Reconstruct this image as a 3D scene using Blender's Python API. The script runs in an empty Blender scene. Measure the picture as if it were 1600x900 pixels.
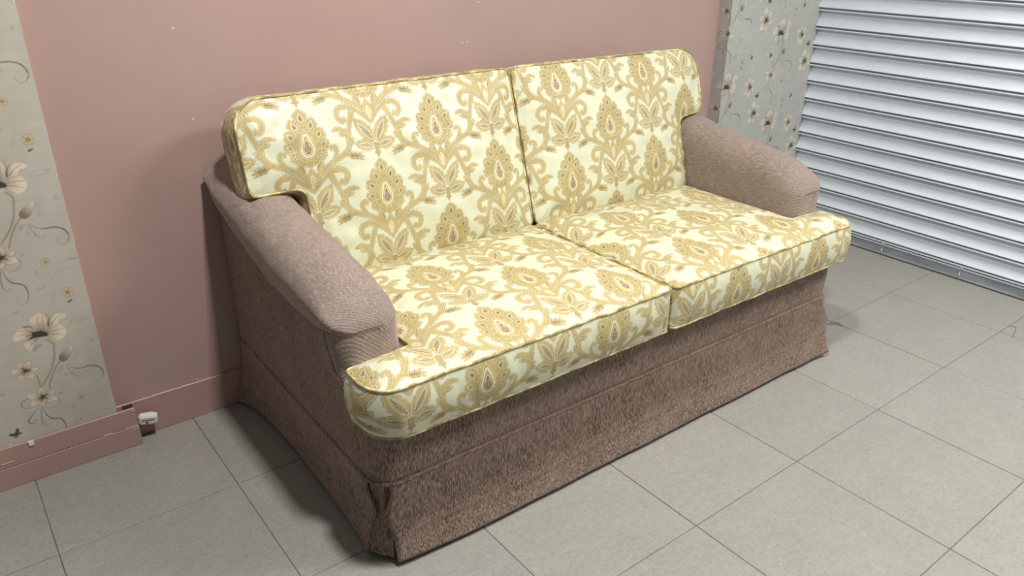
import bpy, math, random
import numpy as np
from mathutils import Vector, Matrix

random.seed(7)
rng = np.random.default_rng(11)
scene = bpy.context.scene
COL = scene.collection
R = math.radians

# ------------------------------------------------------------------ camera
CAM_H = 1.45
F_PX, PITCH, YAW, ROLL = 1208.16, 0.43533, 0.65779, 0.0071945
cp, sp = math.cos(PITCH), math.sin(PITCH)
fw = Vector((math.sin(YAW) * cp, math.cos(YAW) * cp, -sp))
rt0 = Vector((math.cos(YAW), -math.sin(YAW), 0.0))
up0 = rt0.cross(fw)
rt = rt0 * math.cos(ROLL) + up0 * math.sin(ROLL)
up = -rt0 * math.sin(ROLL) + up0 * math.cos(ROLL)
cam_data = bpy.data.cameras.new('camera')
cam_data.sensor_fit = 'HORIZONTAL'
cam_data.sensor_width = 36.0
cam_data.lens = F_PX / 1600.0 * 36.0
cam_data.clip_start = 0.02
cam = bpy.data.objects.new('camera', cam_data)
COL.objects.link(cam)
cam.matrix_world = Matrix(((rt.x, up.x, -fw.x, 0.0), (rt.y, up.y, -fw.y, 0.0),
                           (rt.z, up.z, -fw.z, CAM_H), (0, 0, 0, 1)))
scene.camera = cam

# ------------------------------------------------------------------ world, lamps, exposure
world = bpy.data.worlds.new('world')
scene.world = world
world.use_nodes = True
wn = world.node_tree.nodes
wn['Background'].inputs[0].default_value = (0.93, 0.97, 1.0, 1)
wn['Background'].inputs[1].default_value = 0.125


def area_lamp(name, loc, size_x, size_y, power, colour, target=None):
    l = bpy.data.lights.new(name, 'AREA')
    l.shape = 'RECTANGLE'
    l.size, l.size_y = size_x, size_y
    l.energy = power
    l.color = colour
    o = bpy.data.objects.new(name, l)
    COL.objects.link(o)
    o.location = loc
    if target is not None:
        o.rotation_euler = (Vector(target) - Vector(loc)).to_track_quat('-Z', 'Y').to_euler()
    return o


area_lamp('ceiling_lamp', (0.80, 0.92, 2.75), 0.16, 0.16, 50, (1.0, 0.97, 0.92))
area_lamp('ceiling_lamp', (2.85, -0.05, 2.65), 1.2, 0.7, 74, (1.0, 0.97, 0.91))

vs = scene.view_settings
vs.view_transform = 'Standard'
vs.look = 'None'
vs.exposure = 0.2
vs.gamma = 1.0
vs.use_curve_mapping = False

# ------------------------------------------------------------------ materials
MATS = {}


def new_mat(name):
    m = bpy.data.materials.new(name)
    m.use_nodes = True
    MATS[name] = m
    nt = m.node_tree
    b = nt.nodes['Principled BSDF']
    return m, nt, b


def N(nt, t, **kw):
    n = nt.nodes.new(t)
    for k, v in kw.items():
        setattr(n, k, v)
    return n


def L(nt, a, b):
    nt.links.new(a, b)


def coords(nt, scale=(1, 1, 1), rot=(0, 0, 0), kind='Object'):
    tc = N(nt, 'ShaderNodeTexCoord')
    mp = N(nt, 'ShaderNodeMapping')
    mp.inputs['Scale'].default_value = scale
    mp.inputs['Rotation'].default_value = rot
    L(nt, tc.outputs[kind], mp.inputs['Vector'])
    return mp.outputs['Vector']


def noise(nt, vec, scale, detail=4, rough=0.55):
    n = N(nt, 'ShaderNodeTexNoise')
    n.inputs['Scale'].default_value = scale
    n.inputs['Detail'].default_value = detail
    n.inputs['Roughness'].default_value = rough
    if vec is not None:
        L(nt, vec, n.inputs['Vector'])
    return n.outputs['Fac']


def ramp(nt, fac, stops):
    r = N(nt, 'ShaderNodeValToRGB')
    els = r.color_ramp.elements
    while len(els) < len(stops):
        els.new(0.5)
    for e, (p, c) in zip(els, stops):
        e.position = p
        e.color = (c[0], c[1], c[2], 1) if hasattr(c, '__len__') else (c, c, c, 1)
    L(nt, fac, r.inputs['Fac'])
    return r.outputs['Color']


def mix(nt, fac, a, b, mode='MIX'):
    m = N(nt, 'ShaderNodeMix', data_type='RGBA', blend_type=mode)
    for sock, v in ((m.inputs[0], fac), (m.inputs[6], a), (m.inputs[7], b)):
        if hasattr(v, 'links') or isinstance(v, bpy.types.NodeSocket):
            L(nt, v, sock)
        elif hasattr(v, '__len__'):
            sock.default_value = (v[0], v[1], v[2], 1)
        else:
            sock.default_value = v
    return m.outputs[2]


def bump(nt, b, h, strength, dist):
    n = N(nt, 'ShaderNodeBump')
    n.inputs['Strength'].default_value = strength
    n.inputs['Distance'].default_value = dist
    L(nt, h, n.inputs['Height'])
    L(nt, n.outputs['Normal'], b.inputs['Normal'])


def mat_paint(name, col, rough=0.42, var=0.06, chips=False):
    m, nt, b = new_mat(name)
    v = coords(nt)
    f = noise(nt, v, 3.0, 5)
    a = tuple(c * (1 - var) for c in col)
    d = tuple(min(1, c * (1 + var)) for c in col)
    c = ramp(nt, f, [(0.3, a), (0.7, d)])
    if chips:
        s = noise(nt, v, 55.0, 2)
        k = ramp(nt, s, [(0.80, 0.0), (0.82, 1.0)])
        c = mix(nt, k, c, (0.75, 0.66, 0.58))
        s2 = noise(nt, coords(nt, (1, 1, 0.25)), 6.0, 6, 0.65)
        k2 = ramp(nt, s2, [(0.55, 0.0), (0.8, 0.22)])
        c = mix(nt, k2, c, tuple(x * 0.82 for x in col))
    L(nt, c, b.inputs['Base Color'])
    b.inputs['Roughness'].default_value = rough
    bump(nt, b, noise(nt, v, 160.0, 3), 0.08, 0.002)
    return m


mat_paint('pink_paint', (0.45, 0.305, 0.275), 0.36, 0.035, chips=True)
mat_paint('pink_board_paint', (0.43, 0.275, 0.24), 0.42, 0.05)
mat_paint('chipped_paint', (0.66, 0.52, 0.44), 0.7, 0.15)
mat_paint('raw_wood', (0.62, 0.45, 0.27), 0.7, 0.2)
mat_paint('white_plastic', (0.80, 0.78, 0.72), 0.35, 0.06)
mat_paint('plain_paper', (0.48, 0.47, 0.42), 0.6, 0.05)
mat_paint('dark_plastic', (0.03, 0.028, 0.026), 0.5, 0.1)
mat_paint('bright_metal', (0.75, 0.76, 0.78), 0.3, 0.1)
mat_paint('grout', (0.17, 0.16, 0.145), 0.9, 0.2)
mat_paint('thread', (0.07, 0.065, 0.05), 0.8, 0.1)


def mat_tile():
    m, nt, b = new_mat('floor_tile')
    g = N(nt, 'ShaderNodeNewGeometry')
    mp = N(nt, 'ShaderNodeMapping')
    L(nt, g.outputs['Position'], mp.inputs['Vector'])
    v = mp.outputs['Vector']
    oi = N(nt, 'ShaderNodeObjectInfo')
    f1 = noise(nt, v, 7.0, 8, 0.7)
    f2 = noise(nt, v, 90.0, 4, 0.7)
    mp2 = N(nt, 'ShaderNodeMapping')
    mp2.inputs['Scale'].default_value = (30, 44, 1)
    mp2.inputs['Rotation'].default_value = (0, 0, 0.5)
    L(nt, g.outputs['Position'], mp2.inputs['Vector'])
    f3 = noise(nt, mp2.outputs['Vector'], 1.0, 5, 0.7)
    c1 = ramp(nt, f1, [(0.30, (0.285, 0.28, 0.245)), (0.72, (0.375, 0.372, 0.333))])
    c2 = ramp(nt, f2, [(0.25, (0.22, 0.213, 0.185)), (0.75, (0.46, 0.453, 0.412))])
    c = mix(nt, 0.5, c1, c2)
    c3 = ramp(nt, f3, [(0.32, (0.23, 0.216, 0.186)), (0.6, (0.39, 0.383, 0.348))])
    c = mix(nt, 0.16, c, c3)
    rv = ramp(nt, oi.outputs['Random'], [(0.0, 0.95), (1.0, 1.0)])
    c = mix(nt, 1.0, c, rv, 'MULTIPLY')
    dirt = noise(nt, v, 2.1, 6, 0.7)
    k = ramp(nt, dirt, [(0.55, 0.0), (0.8, 0.28)])
    c = mix(nt, k, c, (0.30, 0.25, 0.185))
    c = mix(nt, 1.0, c, (0.95, 0.945, 0.955), 'MULTIPLY')
    L(nt, c, b.inputs['Base Color'])
    r = ramp(nt, f2, [(0.2, 0.42), (0.8, 0.62)])
    L(nt, r, b.inputs['Roughness'])
    bump(nt, b, f2, 0.12, 0.0012)


mat_tile()


def mat_chenille(name, rib=False):
    m, nt, b = new_mat(name)
    if rib:
        vs_ = coords(nt, (260, 45, 260))
    else:
        vs_ = coords(nt, (420, 420, 62))
    f1 = noise(nt, vs_, 1.0, 4, 0.65)
    f2 = noise(nt, coords(nt), 14.0, 6, 0.65)
    f4 = noise(nt, coords(nt), 3.2, 3, 0.5)
    c = ramp(nt, f1, [(0.37, (0.052, 0.034, 0.026)), (0.5, (0.18, 0.123, 0.095)), (0.64, (0.45, 0.33, 0.262))])
    k = ramp(nt, f2, [(0.42, 0.0), (0.78, 0.55)])
    c = mix(nt, k, c, (0.37, 0.262, 0.208))
    k2 = ramp(nt, f4, [(0.42, 0.0), (0.75, 0.25)])
    c = mix(nt, k2, c, (0.32, 0.23, 0.19))  # broad lighter clouds paint sheen variation into the cloth colour
    if rib:
        c = mix(nt, 0.55, c, (0.38, 0.315, 0.28))  # lighter, greyer base paints the arms' grazing sheen into the colour
    L(nt, c, b.inputs['Base Color'])
    b.inputs['Roughness'].default_value = 0.78
    b.inputs['Specular IOR Level'].default_value = 0.2
    b.inputs['Sheen Weight'].default_value = 0.5 if rib else 0.28
    b.inputs['Sheen Roughness'].default_value = 0.4
    b.inputs['Sheen Tint'].default_value = (0.85, 0.72, 0.65, 1)
    h = f1
    if rib:
        w = N(nt, 'ShaderNodeTexWave')
        w.inputs['Scale'].default_value = 88.0
        w.inputs['Distortion'].default_value = 2.2
        w.inputs['Detail'].default_value = 2.0
        w.inputs['Detail Scale'].default_value = 2.0
        L(nt, coords(nt, (0.55, 1.0, 0.55)), w.inputs['Vector'])
        w.bands_direction = 'DIAGONAL'
        h = mix(nt, 0.45, f1, w.outputs['Color'])
        cc = ramp(nt, w.outputs['Fac'], [(0.0, 0.86), (1.0, 1.0)])
        L(nt, mix(nt, 1.0, c, cc, 'MULTIPLY'), b.inputs['Base Color'])
    bump(nt, b, h, 0.35, 0.003)


mat_chenille('chenille')
mat_chenille('ribbed_chenille', rib=True)


def mat_print(name, rough, sheen, fabric=True):
    m, nt, b = new_mat(name)
    at = N(nt, 'ShaderNodeAttribute')
    at.attribute_name = 'print'
    c = at.outputs['Color']
    v = coords(nt)
    if fabric:
        w1 = noise(nt, coords(nt, (900, 120, 900)), 1.0, 2)
        w2 = noise(nt, coords(nt, (120, 900, 120)), 1.0, 2)
        wv = mix(nt, 0.5, w1, w2)
        cc = ramp(nt, wv, [(0.3, 0.90), (0.7, 1.0)])
        L(nt, mix(nt, 1.0, c, cc, 'MULTIPLY'), b.inputs['Base Color'])
        sep = N(nt, 'ShaderNodeSeparateColor')
        L(nt, c, sep.inputs[0])
        rr = ramp(nt, sep.outputs[2], [(0.15, 0.62), (0.5, rough)])
        L(nt, rr, b.inputs['Roughness'])
        b.inputs['Sheen Weight'].default_value = sheen
        b.inputs['Sheen Roughness'].default_value = 0.35
        f = noise(nt, v, 16.0, 3, 0.5)
        h = mix(nt, 0.18, f, wv)
        bump(nt, b, h, 0.22, 0.006)
    else:
        f = noise(nt, coords(nt, (3, 3, 14)), 4.0, 6, 0.7)
        cc = ramp(nt, f, [(0.3, 0.90), (0.7, 1.0)])
        L(nt, mix(nt, 1.0, c, cc, 'MULTIPLY'), b.inputs['Base Color'])
        b.inputs['Roughness'].default_value = rough
        bump(nt, b, noise(nt, v, 60.0, 4), 0.15, 0.003)


mat_print('damask_fabric', 0.36, 0.10)
mat_print('wallpaper', 0.6, 0.0, fabric=False)


def mat_piping():
    m, nt, b = new_mat('damask_piping')
    f = noise(nt, coords(nt), 26.0, 3, 0.6)
    c = ramp(nt, f, [(0.36, (0.74, 0.70, 0.42)), (0.48, (0.47, 0.38, 0.15)), (0.62, (0.26, 0.19, 0.085))])
    L(nt, c, b.inputs['Base Color'])
    b.inputs['Roughness'].default_value = 0.5


mat_piping()


def mat_shutter():
    m, nt, b = new_mat('shutter_paint')
    g = N(nt, 'ShaderNodeNewGeometry')
    sx = N(nt, 'ShaderNodeSeparateXYZ')
    L(nt, g.outputs['Position'], sx.inputs[0])
    mp = N(nt, 'ShaderNodeMapping')
    mp.inputs['Scale'].default_value = (14, 9, 30)
    L(nt, g.outputs['Position'], mp.inputs['Vector'])
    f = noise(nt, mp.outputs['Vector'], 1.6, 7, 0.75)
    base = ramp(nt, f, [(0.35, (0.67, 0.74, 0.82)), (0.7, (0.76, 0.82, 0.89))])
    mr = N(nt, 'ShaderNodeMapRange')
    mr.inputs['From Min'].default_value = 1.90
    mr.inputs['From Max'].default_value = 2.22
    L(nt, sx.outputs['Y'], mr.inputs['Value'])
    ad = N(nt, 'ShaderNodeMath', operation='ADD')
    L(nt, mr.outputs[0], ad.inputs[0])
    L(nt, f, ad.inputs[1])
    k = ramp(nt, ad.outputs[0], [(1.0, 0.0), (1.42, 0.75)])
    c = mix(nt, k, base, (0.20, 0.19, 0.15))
    L(nt, c, b.inputs['Base Color'])
    b.inputs['Roughness'].default_value = 0.42
    m, nt, b = new_mat('shutter_rail_paint')
    v = coords(nt, (20, 4, 20))
    f = noise(nt, v, 1.5, 6, 0.7)
    c = ramp(nt, f, [(0.35, (0.25, 0.27, 0.30)), (0.7, (0.42, 0.45, 0.49))])
    L(nt, c, b.inputs['Base Color'])
    b.inputs['Roughness'].default_value = 0.45


mat_shutter()

# ------------------------------------------------------------------ mesh helpers


def tag(o, label=None, cat=None, group=None, kind=None):
    if label:
        o['label'] = label
    if cat:
        o['category'] = cat
    if group:
        o['group'] = group
    if kind:
        o['kind'] = kind
    return o


def obj(name, verts, faces, mat, parent=None, origin=(0, 0, 0), rz=0.0, smooth=True, colours=None):
    """verts in world-ish coordinates; origin subtracted. A child of an object shares its origin."""
    me = bpy.data.meshes.new(name)
    V = np.asarray(verts, dtype=np.float64).reshape(-1, 3) - np.asarray(origin, dtype=np.float64)
    if isinstance(faces, np.ndarray):
        nf, k = faces.shape
        me.vertices.add(len(V))
        me.vertices.foreach_set('co', V.astype(np.float32).ravel())
        me.loops.add(nf * k)
        me.loops.foreach_set('vertex_index', faces.astype(np.int32).ravel())
        me.polygons.add(nf)
        me.polygons.foreach_set('loop_start', np.arange(0, nf * k, k, dtype=np.int32))
        me.update(calc_edges=True)
    else:
        me.from_pydata([tuple(v) for v in V], [], faces)
    if smooth:
        me.polygons.foreach_set('use_smooth', np.ones(len(me.polygons), dtype=bool))
    if colours is not None:
        a = me.attributes.new('print', 'FLOAT_COLOR', 'POINT')
        c = np.ones((len(V), 4), dtype=np.float32)
        c[:, :3] = colours
        a.data.foreach_set('color', c.ravel())
    me.materials.append(MATS[mat])
    me.update()
    o = bpy.data.objects.new(name, me)
    COL.objects.link(o)
    if parent is not None:
        o.parent = parent
    else:
        o.location = origin
        o.rotation_euler = (0, 0, rz)
    return o


def grid_faces(nu, nv, wrap_u=False, flip=False):
    """vertex (i,j) at i*nv+j"""
    iu = np.arange(nu if wrap_u else nu - 1)
    jv = np.arange(nv - 1)
    I, J = np.meshgrid(iu, jv, indexing='ij')
    I2 = (I + 1) % nu
    f = np.stack([I * nv + J, I2 * nv + J, I2 * nv + J + 1, I * nv + J + 1], -1).reshape(-1, 4)
    return f[:, ::-1].copy() if flip else f


def catmull(P, n, closed=False):
    P = np.asarray(P, float)
    m = len(P)
    out = []
    segs = m if closed else m - 1
    for i in range(segs):
        if closed:
            p0, p1, p2, p3 = P[(i - 1) % m], P[i], P[(i + 1) % m], P[(i + 2) % m]
        else:
            p1, p2 = P[i], P[i + 1]
            p0 = P[i - 1] if i > 0 else 2 * p1 - p2
            p3 = P[i + 2] if i + 2 < m else 2 * p2 - p1
        t = np.linspace(0, 1, n, endpoint=False)[:, None]
        out.append(0.5 * ((2 * p1) + (-p0 + p2) * t + (2 * p0 - 5 * p1 + 4 * p2 - p3) * t ** 2 + (-p0 + 3 * p1 - 3 * p2 + p3) * t ** 3))
    if not closed:
        out.append(P[-1:])
    return np.concatenate(out)


def resample(P, step, closed=False):
    P = np.asarray(P, float)
    if closed:
        P = np.vstack([P, P[:1]])
    d = np.r_[0, np.cumsum(np.linalg.norm(np.diff(P, axis=0), axis=1))]
    n = max(3, int(round(d[-1] / step)))
    s = np.linspace(0, d[-1], n + 1)
    if closed:
        s = s[:-1]
    return np.stack([np.interp(s, d, P[:, k]) for k in range(P.shape[1])], 1), s


def tube(path, r, ns=8, closed=False, caps=True):
    P = np.asarray(path, float)
    n = len(P)
    if closed:
        T = np.roll(P, -1, 0) - np.roll(P, 1, 0)
    else:
        T = np.gradient(P, axis=0)
    T /= np.linalg.norm(T, axis=1)[:, None] + 1e-12
    ref = np.array([0.0, 0, 1.0])
    if abs(T[:, 2]).mean() > 0.8:
        ref = np.array([0, 1.0, 0])
    A = np.cross(T, ref)
    A /= np.linalg.norm(A, axis=1)[:, None] + 1e-9
    B = np.cross(A, T)
    an = np.linspace(0, 2 * np.pi, ns, endpoint=False)
    rr = np.broadcast_to(np.asarray(r, float), (n,))
    V = P[:, None] + rr[:, None, None] * (np.cos(an)[None, :, None] * A[:, None] + np.sin(an)[None, :, None] * B[:, None])
    iu = np.arange(n if closed else n - 1)
    I, J = np.meshgrid(iu, np.arange(ns), indexing='ij')
    I2, J2 = (I + 1) % n, (J + 1) % ns
    F = np.stack([I * ns + J, I * ns + J2, I2 * ns + J2, I2 * ns + J], -1).reshape(-1, 4)
    return V.reshape(-1, 3), F


def box_vf(x0, x1, y0, y1, z0, z1, bev=0.0):
    if bev <= 0:
        v = [(x, y, z) for x in (x0, x1) for y in (y0, y1) for z in (z0, z1)]
        f = [(0, 1, 3, 2), (4, 6, 7, 5), (0, 4, 5, 1), (2, 3, 7, 6), (0, 2, 6, 4), (1, 5, 7, 3)]
        return v, f
    v = []
    idx = {}
    for sx in (0, 1):
        for sy in (0, 1):
            for sz in (0, 1):
                cx, cy, cz = (x0, x1)[sx], (y0, y1)[sy], (z0, z1)[sz]
                ix = bev if sx == 0 else -bev
                iy = bev if sy == 0 else -bev
                iz = bev if sz == 0 else -bev
                for ax in range(3):
                    idx[(sx, sy, sz, ax)] = len(v)
                    p = [cx + ix, cy + iy, cz + iz]
                    p[ax] = (cx, cy, cz)[ax]
                    v.append(tuple(p))
    f = []
    for ax in range(3):
        o1, o2 = [(1, 2), (2, 0), (0, 1)][ax]
        for s in (0, 1):
            q = []
            for a, b in ((0, 0), (1, 0), (1, 1), (0, 1)):
                k = [0, 0, 0]
                k[ax], k[o1], k[o2] = s, a, b
                q.append(idx[(*k, ax)])
            f.append(tuple(q) if s else tuple(q[::-1]))
    for ax in range(3):
        o1, o2 = [(1, 2), (2, 0), (0, 1)][ax]
        for a in (0, 1):
            for b in (0, 1):
                q = []
                for s, axx in ((0, o1), (1, o1), (1, o2), (0, o2)):
                    k = [0, 0, 0]
                    k[ax], k[o1], k[o2] = s, a, b
                    q.append(idx[(*k, axx)])
                f.append(tuple(q) if (a + b) % 2 == 0 else tuple(q[::-1]))
    for sx in (0, 1):
        for sy in (0, 1):
            for sz in (0, 1):
                q = [idx[(sx, sy, sz, a)] for a in range(3)]
                f.append(tuple(q) if (sx + sy + sz) % 2 == 1 else tuple(q[::-1]))
    return v, f


def box(name, x0, x1, y0, y1, z0, z1, mat, parent=None, bev=0.0, origin=(0, 0, 0)):
    v, f = box_vf(x0, x1, y0, y1, z0, z1, bev)
    return obj(name, v, f, mat, parent, origin=origin, smooth=False)


def smooth_noise(x, y, scale, seed, n=10):
    g = np.random.default_rng(seed)
    o = np.zeros_like(x)
    for _ in range(n):
        a = g.uniform(0, 2 * np.pi)
        k = g.uniform(0.5, 1.5) / scale * 2 * np.pi
        o += np.sin(k * (np.cos(a) * x + np.sin(a) * y) + g.uniform(0, 6.28))
    return o / math.sqrt(n)


# ------------------------------------------------------------------ printed patterns (drawn as shapes, stored per vertex)


class Canvas:
    def __init__(self, x0, x1, y0, y1, step):
        self.x0, self.y0, self.step = x0, y0, step
        self.nx, self.ny = int(round((x1 - x0) / step)), int(round((y1 - y0) / step))
        self.rgb = np.zeros((self.ny, self.nx, 3))
        self.a = np.zeros((self.ny, self.nx))

    def win(self, lo, hi, pad):
        i0 = max(0, int((lo[0] - pad - self.x0) / self.step)); i1 = min(self.nx, int((hi[0] + pad - self.x0) / self.step) + 2)
        j0 = max(0, int((lo[1] - pad - self.y0) / self.step)); j1 = min(self.ny, int((hi[1] + pad - self.y0) / self.step) + 2)
        if i1 <= i0 or j1 <= j0:
            return None
        X, Y = np.meshgrid(self.x0 + (np.arange(i0, i1) + 0.5) * self.step, self.y0 + (np.arange(j0, j1) + 0.5) * self.step)
        return slice(j0, j1), slice(i0, i1), X, Y

    def put(self, sl, cov, col):
        cov = np.clip(cov, 0, 1)
        col = np.asarray(col, float)
        if col.ndim == 1:
            col = col[None, None, :]
        self.rgb[sl] = self.rgb[sl] * (1 - cov[..., None]) + col * cov[..., None]
        self.a[sl] = self.a[sl] + cov * (1 - self.a[sl])

    def poly(self, P, layers, smooth=6):
        """layers: list of (offset, colour): painted where signed distance < offset"""
        P = np.asarray(P, float)
        if smooth:
            P = catmull(P, smooth, True)
        pad = max(o for o, _ in layers) + 2 * self.step
        w = self.win(P.min(0), P.max(0), max(pad, 0))
        if w is None:
            return
        s0, s1, X, Y = w
        D = poly_sdf(P, X, Y)
        for o, c in layers:
            cc = c(X, Y, D) if callable(c) else c
            self.put((s0, s1), 0.5 - (D - o) / self.step, cc)

    def stroke(self, P, wid, layers, smooth=6):
        P = np.asarray(P, float)
        if smooth:
            wid = np.interp(np.linspace(0, 1, (len(P) - 1) * smooth + 1), np.linspace(0, 1, len(wid)), wid)
            P = catmull(P, smooth)
        else:
            wid = np.interp(np.linspace(0, 1, len(P)), np.linspace(0, 1, len(wid)), wid)
        pad = max(wid) + max(o for o, _ in layers) + 2 * self.step
        w = self.win(P.min(0), P.max(0), pad)
        if w is None:
            return
        s0, s1, X, Y = w
        D = np.full(X.shape, 1e9)
        for a, b, wa, wb in zip(P[:-1], P[1:], wid[:-1], wid[1:]):
            d = b - a
            t = np.clip(((X - a[0]) * d[0] + (Y - a[1]) * d[1]) / (d @ d + 1e-12), 0, 1)
            D = np.minimum(D, np.hypot(X - a[0] - t * d[0], Y - a[1] - t * d[1]) - (wa + (wb - wa) * t))
        for o, c in layers:
            self.put((s0, s1), 0.5 - (D - o) / self.step, c)

    def dots(self, P, n, r, col, smooth=8):
        Q = catmull(np.asarray(P, float), smooth)
        d = np.r_[0, np.cumsum(np.linalg.norm(np.diff(Q, axis=0), axis=1))]
        s = np.linspace(0, d[-1], n)
        rr = np.interp(np.linspace(0, 1, n), np.linspace(0, 1, len(r)), r)
        for x, y, q in zip(np.interp(s, d, Q[:, 0]), np.interp(s, d, Q[:, 1]), rr):
            w = self.win((x, y), (x, y), q + 2 * self.step)
            if w:
                s0, s1, X, Y = w
                self.put((s0, s1), 0.5 - (np.hypot(X - x, Y - y) - q) / self.step, col)


def poly_sdf(P, X, Y):
    D = np.full(X.shape, 1e9)
    ins = np.zeros(X.shape, bool)
    Q = np.roll(P, -1, 0)
    for a, b in zip(P, Q):
        d = b - a
        t = np.clip(((X - a[0]) * d[0] + (Y - a[1]) * d[1]) / (d @ d + 1e-12), 0, 1)
        D = np.minimum(D, (X - a[0] - t * d[0]) ** 2 + (Y - a[1] - t * d[1]) ** 2)
        if abs(d[1]) > 1e-12:
            c = ((a[1] > Y) != (b[1] > Y)) & (X < d[0] * (Y - a[1]) / d[1] + a[0])
            ins ^= c
    D = np.sqrt(D)
    return np.where(ins, -D, D)


def xf(P, c=(0, 0), s=1.0, rot=0.0, sx=1.0):
    P = np.asarray(P, float) * [sx, 1]
    ca, sa = math.cos(rot), math.sin(rot)
    return np.stack([P[:, 0] * ca - P[:, 1] * sa, P[:, 0] * sa + P[:, 1] * ca], 1) * s + np.asarray(c)


CREAM = (0.715, 0.73, 0.535)
GOLD = (0.475, 0.38, 0.155)
GOLD2 = (0.48, 0.355, 0.14)
PALE = (0.80, 0.72, 0.42)
GOLD_L = (0.555, 0.45, 0.21)
BROWN = (0.30, 0.215, 0.115)
DARK = (0.245, 0.17, 0.115)


def draw_damask():
    S = 0.456
    c = Canvas(-385, 385, -235, 520, 1.2)
    gold = [(4.5, BROWN), (1.2, PALE), (-1.8, GOLD), (-8, GOLD_L)]
    for m in (-1, 1):
        M = lambda P: np.asarray(P, float) * [m, 1]
        W = lambda P: np.stack([m * 1.04 * (np.asarray(P, float)[:, 0] + 0.27 * np.clip(np.asarray(P, float)[:, 1], 0, None)), np.asarray(P, float)[:, 1]], 1)
        # stem rising past the medallion to meet the neighbouring hook
        c.stroke(M([(276, 285), (290, 330), (308, 386), (335, 450)]), [10, 11, 12, 16], gold)
        c.stroke(M([(282, 318), (268, 338), (248, 334)]), [9, 10, 4], gold)
        # main acanthus stem
        c.stroke(M([(6, 30), (50, 98), (110, 146), (180, 178), (238, 206), (272, 250), (274, 300), (252, 338), (218, 354), (184, 346)]),
                 [4, 8, 11, 13, 14, 15, 15, 14, 12, 6], gold)
        c.stroke(M([(262, 318), (236, 316), (216, 324)]), [10, 7, 3], gold)
        c.stroke(M([(268, 236), (296, 262), (306, 286)]), [8, 8, 3], gold)
        c.stroke(M([(128, 156), (164, 190), (180, 228), (174, 252), (156, 256), (148, 242)]), [5, 9, 11, 10, 10, 6], gold)
        # serrated leaf below the medallion
        c.stroke(W([(10, 92), (14, 118), (22, 142), (22, 164), (8, 178)]), [6, 12, 16, 13, 5], gold)
        for k in range(7):
            a = 0.5 + k * 0.12
            p = np.array([2 + 8 * a, 96 + 74 * a])
            c.stroke(W([p, p + [-14, 10 + 2 * k]]), [2.6, 1.0], [(0, DARK)], 0)
        # hook arm
        c.stroke(W([(2, 4), (40, 66), (82, 106), (130, 117), (174, 98), (190, 62), (180, 32), (158, 32), (154, 46)]),
                 [4, 9, 13, 15, 14, 14, 13, 10, 6], gold)
        c.dots(W([(30, 52), (82, 106), (130, 117), (172, 98)]), 26, [2.2, 2.6, 2.2], GOLD2)
        c.dots(W([(40, 98), (80, 132), (124, 146), (168, 142)]), 9, [2.2, 4.2, 2.4], DARK)
        # wheat sprig
        c.stroke(M([(222, 196), (250, 190), (290, 180), (345, 166)]), [4, 7, 17, 3], [(2.5, GOLD2), (0, GOLD)])
        c.stroke(M([(272, 185), (312, 175)]), [6, 3], [(0, DARK)])
        for k in range(7):
            x = 258 + 13 * k
            yc = 188 - 0.24 * (x - 258)
            for q in (-1, 1):
                c.stroke(M([(x, yc + q * 15), (x + 9, yc + q * 26)]), [3.4, 2.2], [(0, DARK if k % 2 else GOLD2)], 0)
        # leaves
        for base, tip, wd in (((10, -112), (110, 34), 40), ((14, -150), (138, -118), 34)):
            base, tip = np.array(base, float), np.array(tip, float)
            ax = tip - base
            ln = np.linalg.norm(ax)
            ax /= ln
            nx = np.array([-ax[1], ax[0]])
            def leaf(f, w, jag):
                pts = []
                n = 11
                for sgn in (1, -1):
                    rng_ = range(n + 1) if sgn == 1 else range(n - 1, 0, -1)
                    for i in rng_:
                        t = i / n
                        ww = w * math.sin(math.pi * t ** 0.85) ** 0.8 if 0 < t < 1 else 0
                        ww += jag * (1 if i % 2 else -1) * (0 < t < 1)
                        pts.append(base + ax * ln * (f[0] + (f[1] - f[0]) * t) + nx * sgn * ww)
                return pts
            c.poly(M(leaf((0, 1), wd, 4)), gold, 3)
            c.poly(M(leaf((0.06, 0.80), wd * 0.40, 1)), [(2.5, CREAM), (-1.5, BROWN), (-4, (0.33, 0.245, 0.15))], 3)
            for k in range(7):
                p = base + ax * ln * (0.18 + 0.08 * k)
                for q in (-1, 1):
                    c.dots(M([p + nx * q * wd * 0.16, p + nx * q * wd * 0.17]), 1, [2.8], PALE)
    # tip below the leaves
    c.stroke([(0, -140), (0, -180), (0, -215)], [13, 12, 3], [(2.5, BROWN), (0, GOLD)])
    for m in (-1, 1):
        c.stroke([(0, -178), (15 * m, -190)], [8, 6], [(2, BROWN), (0, GOLD)], 0)
    c.stroke([(0, -110), (0, -8)], [2, 2], [(0, PALE)], 0)
    # crown
    c.poly([(0, -6), (24, 40), (31, 78), (22, 112), (0, 146), (-22, 112), (-31, 78), (-24, 40)], gold)
    c.poly([(0, 22), (16, 55), (17, 88), (0, 108), (-17, 88), (-16, 55)], [(0, PALE)])
    for i in range(5):
        for j in range(3):
            c.dots([((j - 1) * 10, 42 + 13 * i), ((j - 1) * 10 + 0.1, 42 + 13 * i)], 1, [3.0], DARK if (i + j) % 2 else GOLD2)
    # medallion
    c.poly([(0, 160), (60, 190), (86, 260), (82, 350), (40, 430), (0, 480), (-40, 430), (-82, 350), (-86, 260), (-60, 190)], [(0, GOLD)])
    lob = np.array([(0, 1.0), (0.50, 0.72), (0.62, 0.62), (0.95, 0.30), (0.80, -0.2), (0.62, -0.75), (0, -1.0),
                    (-0.62, -0.75), (-0.80, -0.2), (-0.95, 0.30), (-0.62, 0.62), (-0.50, 0.72)])
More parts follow.
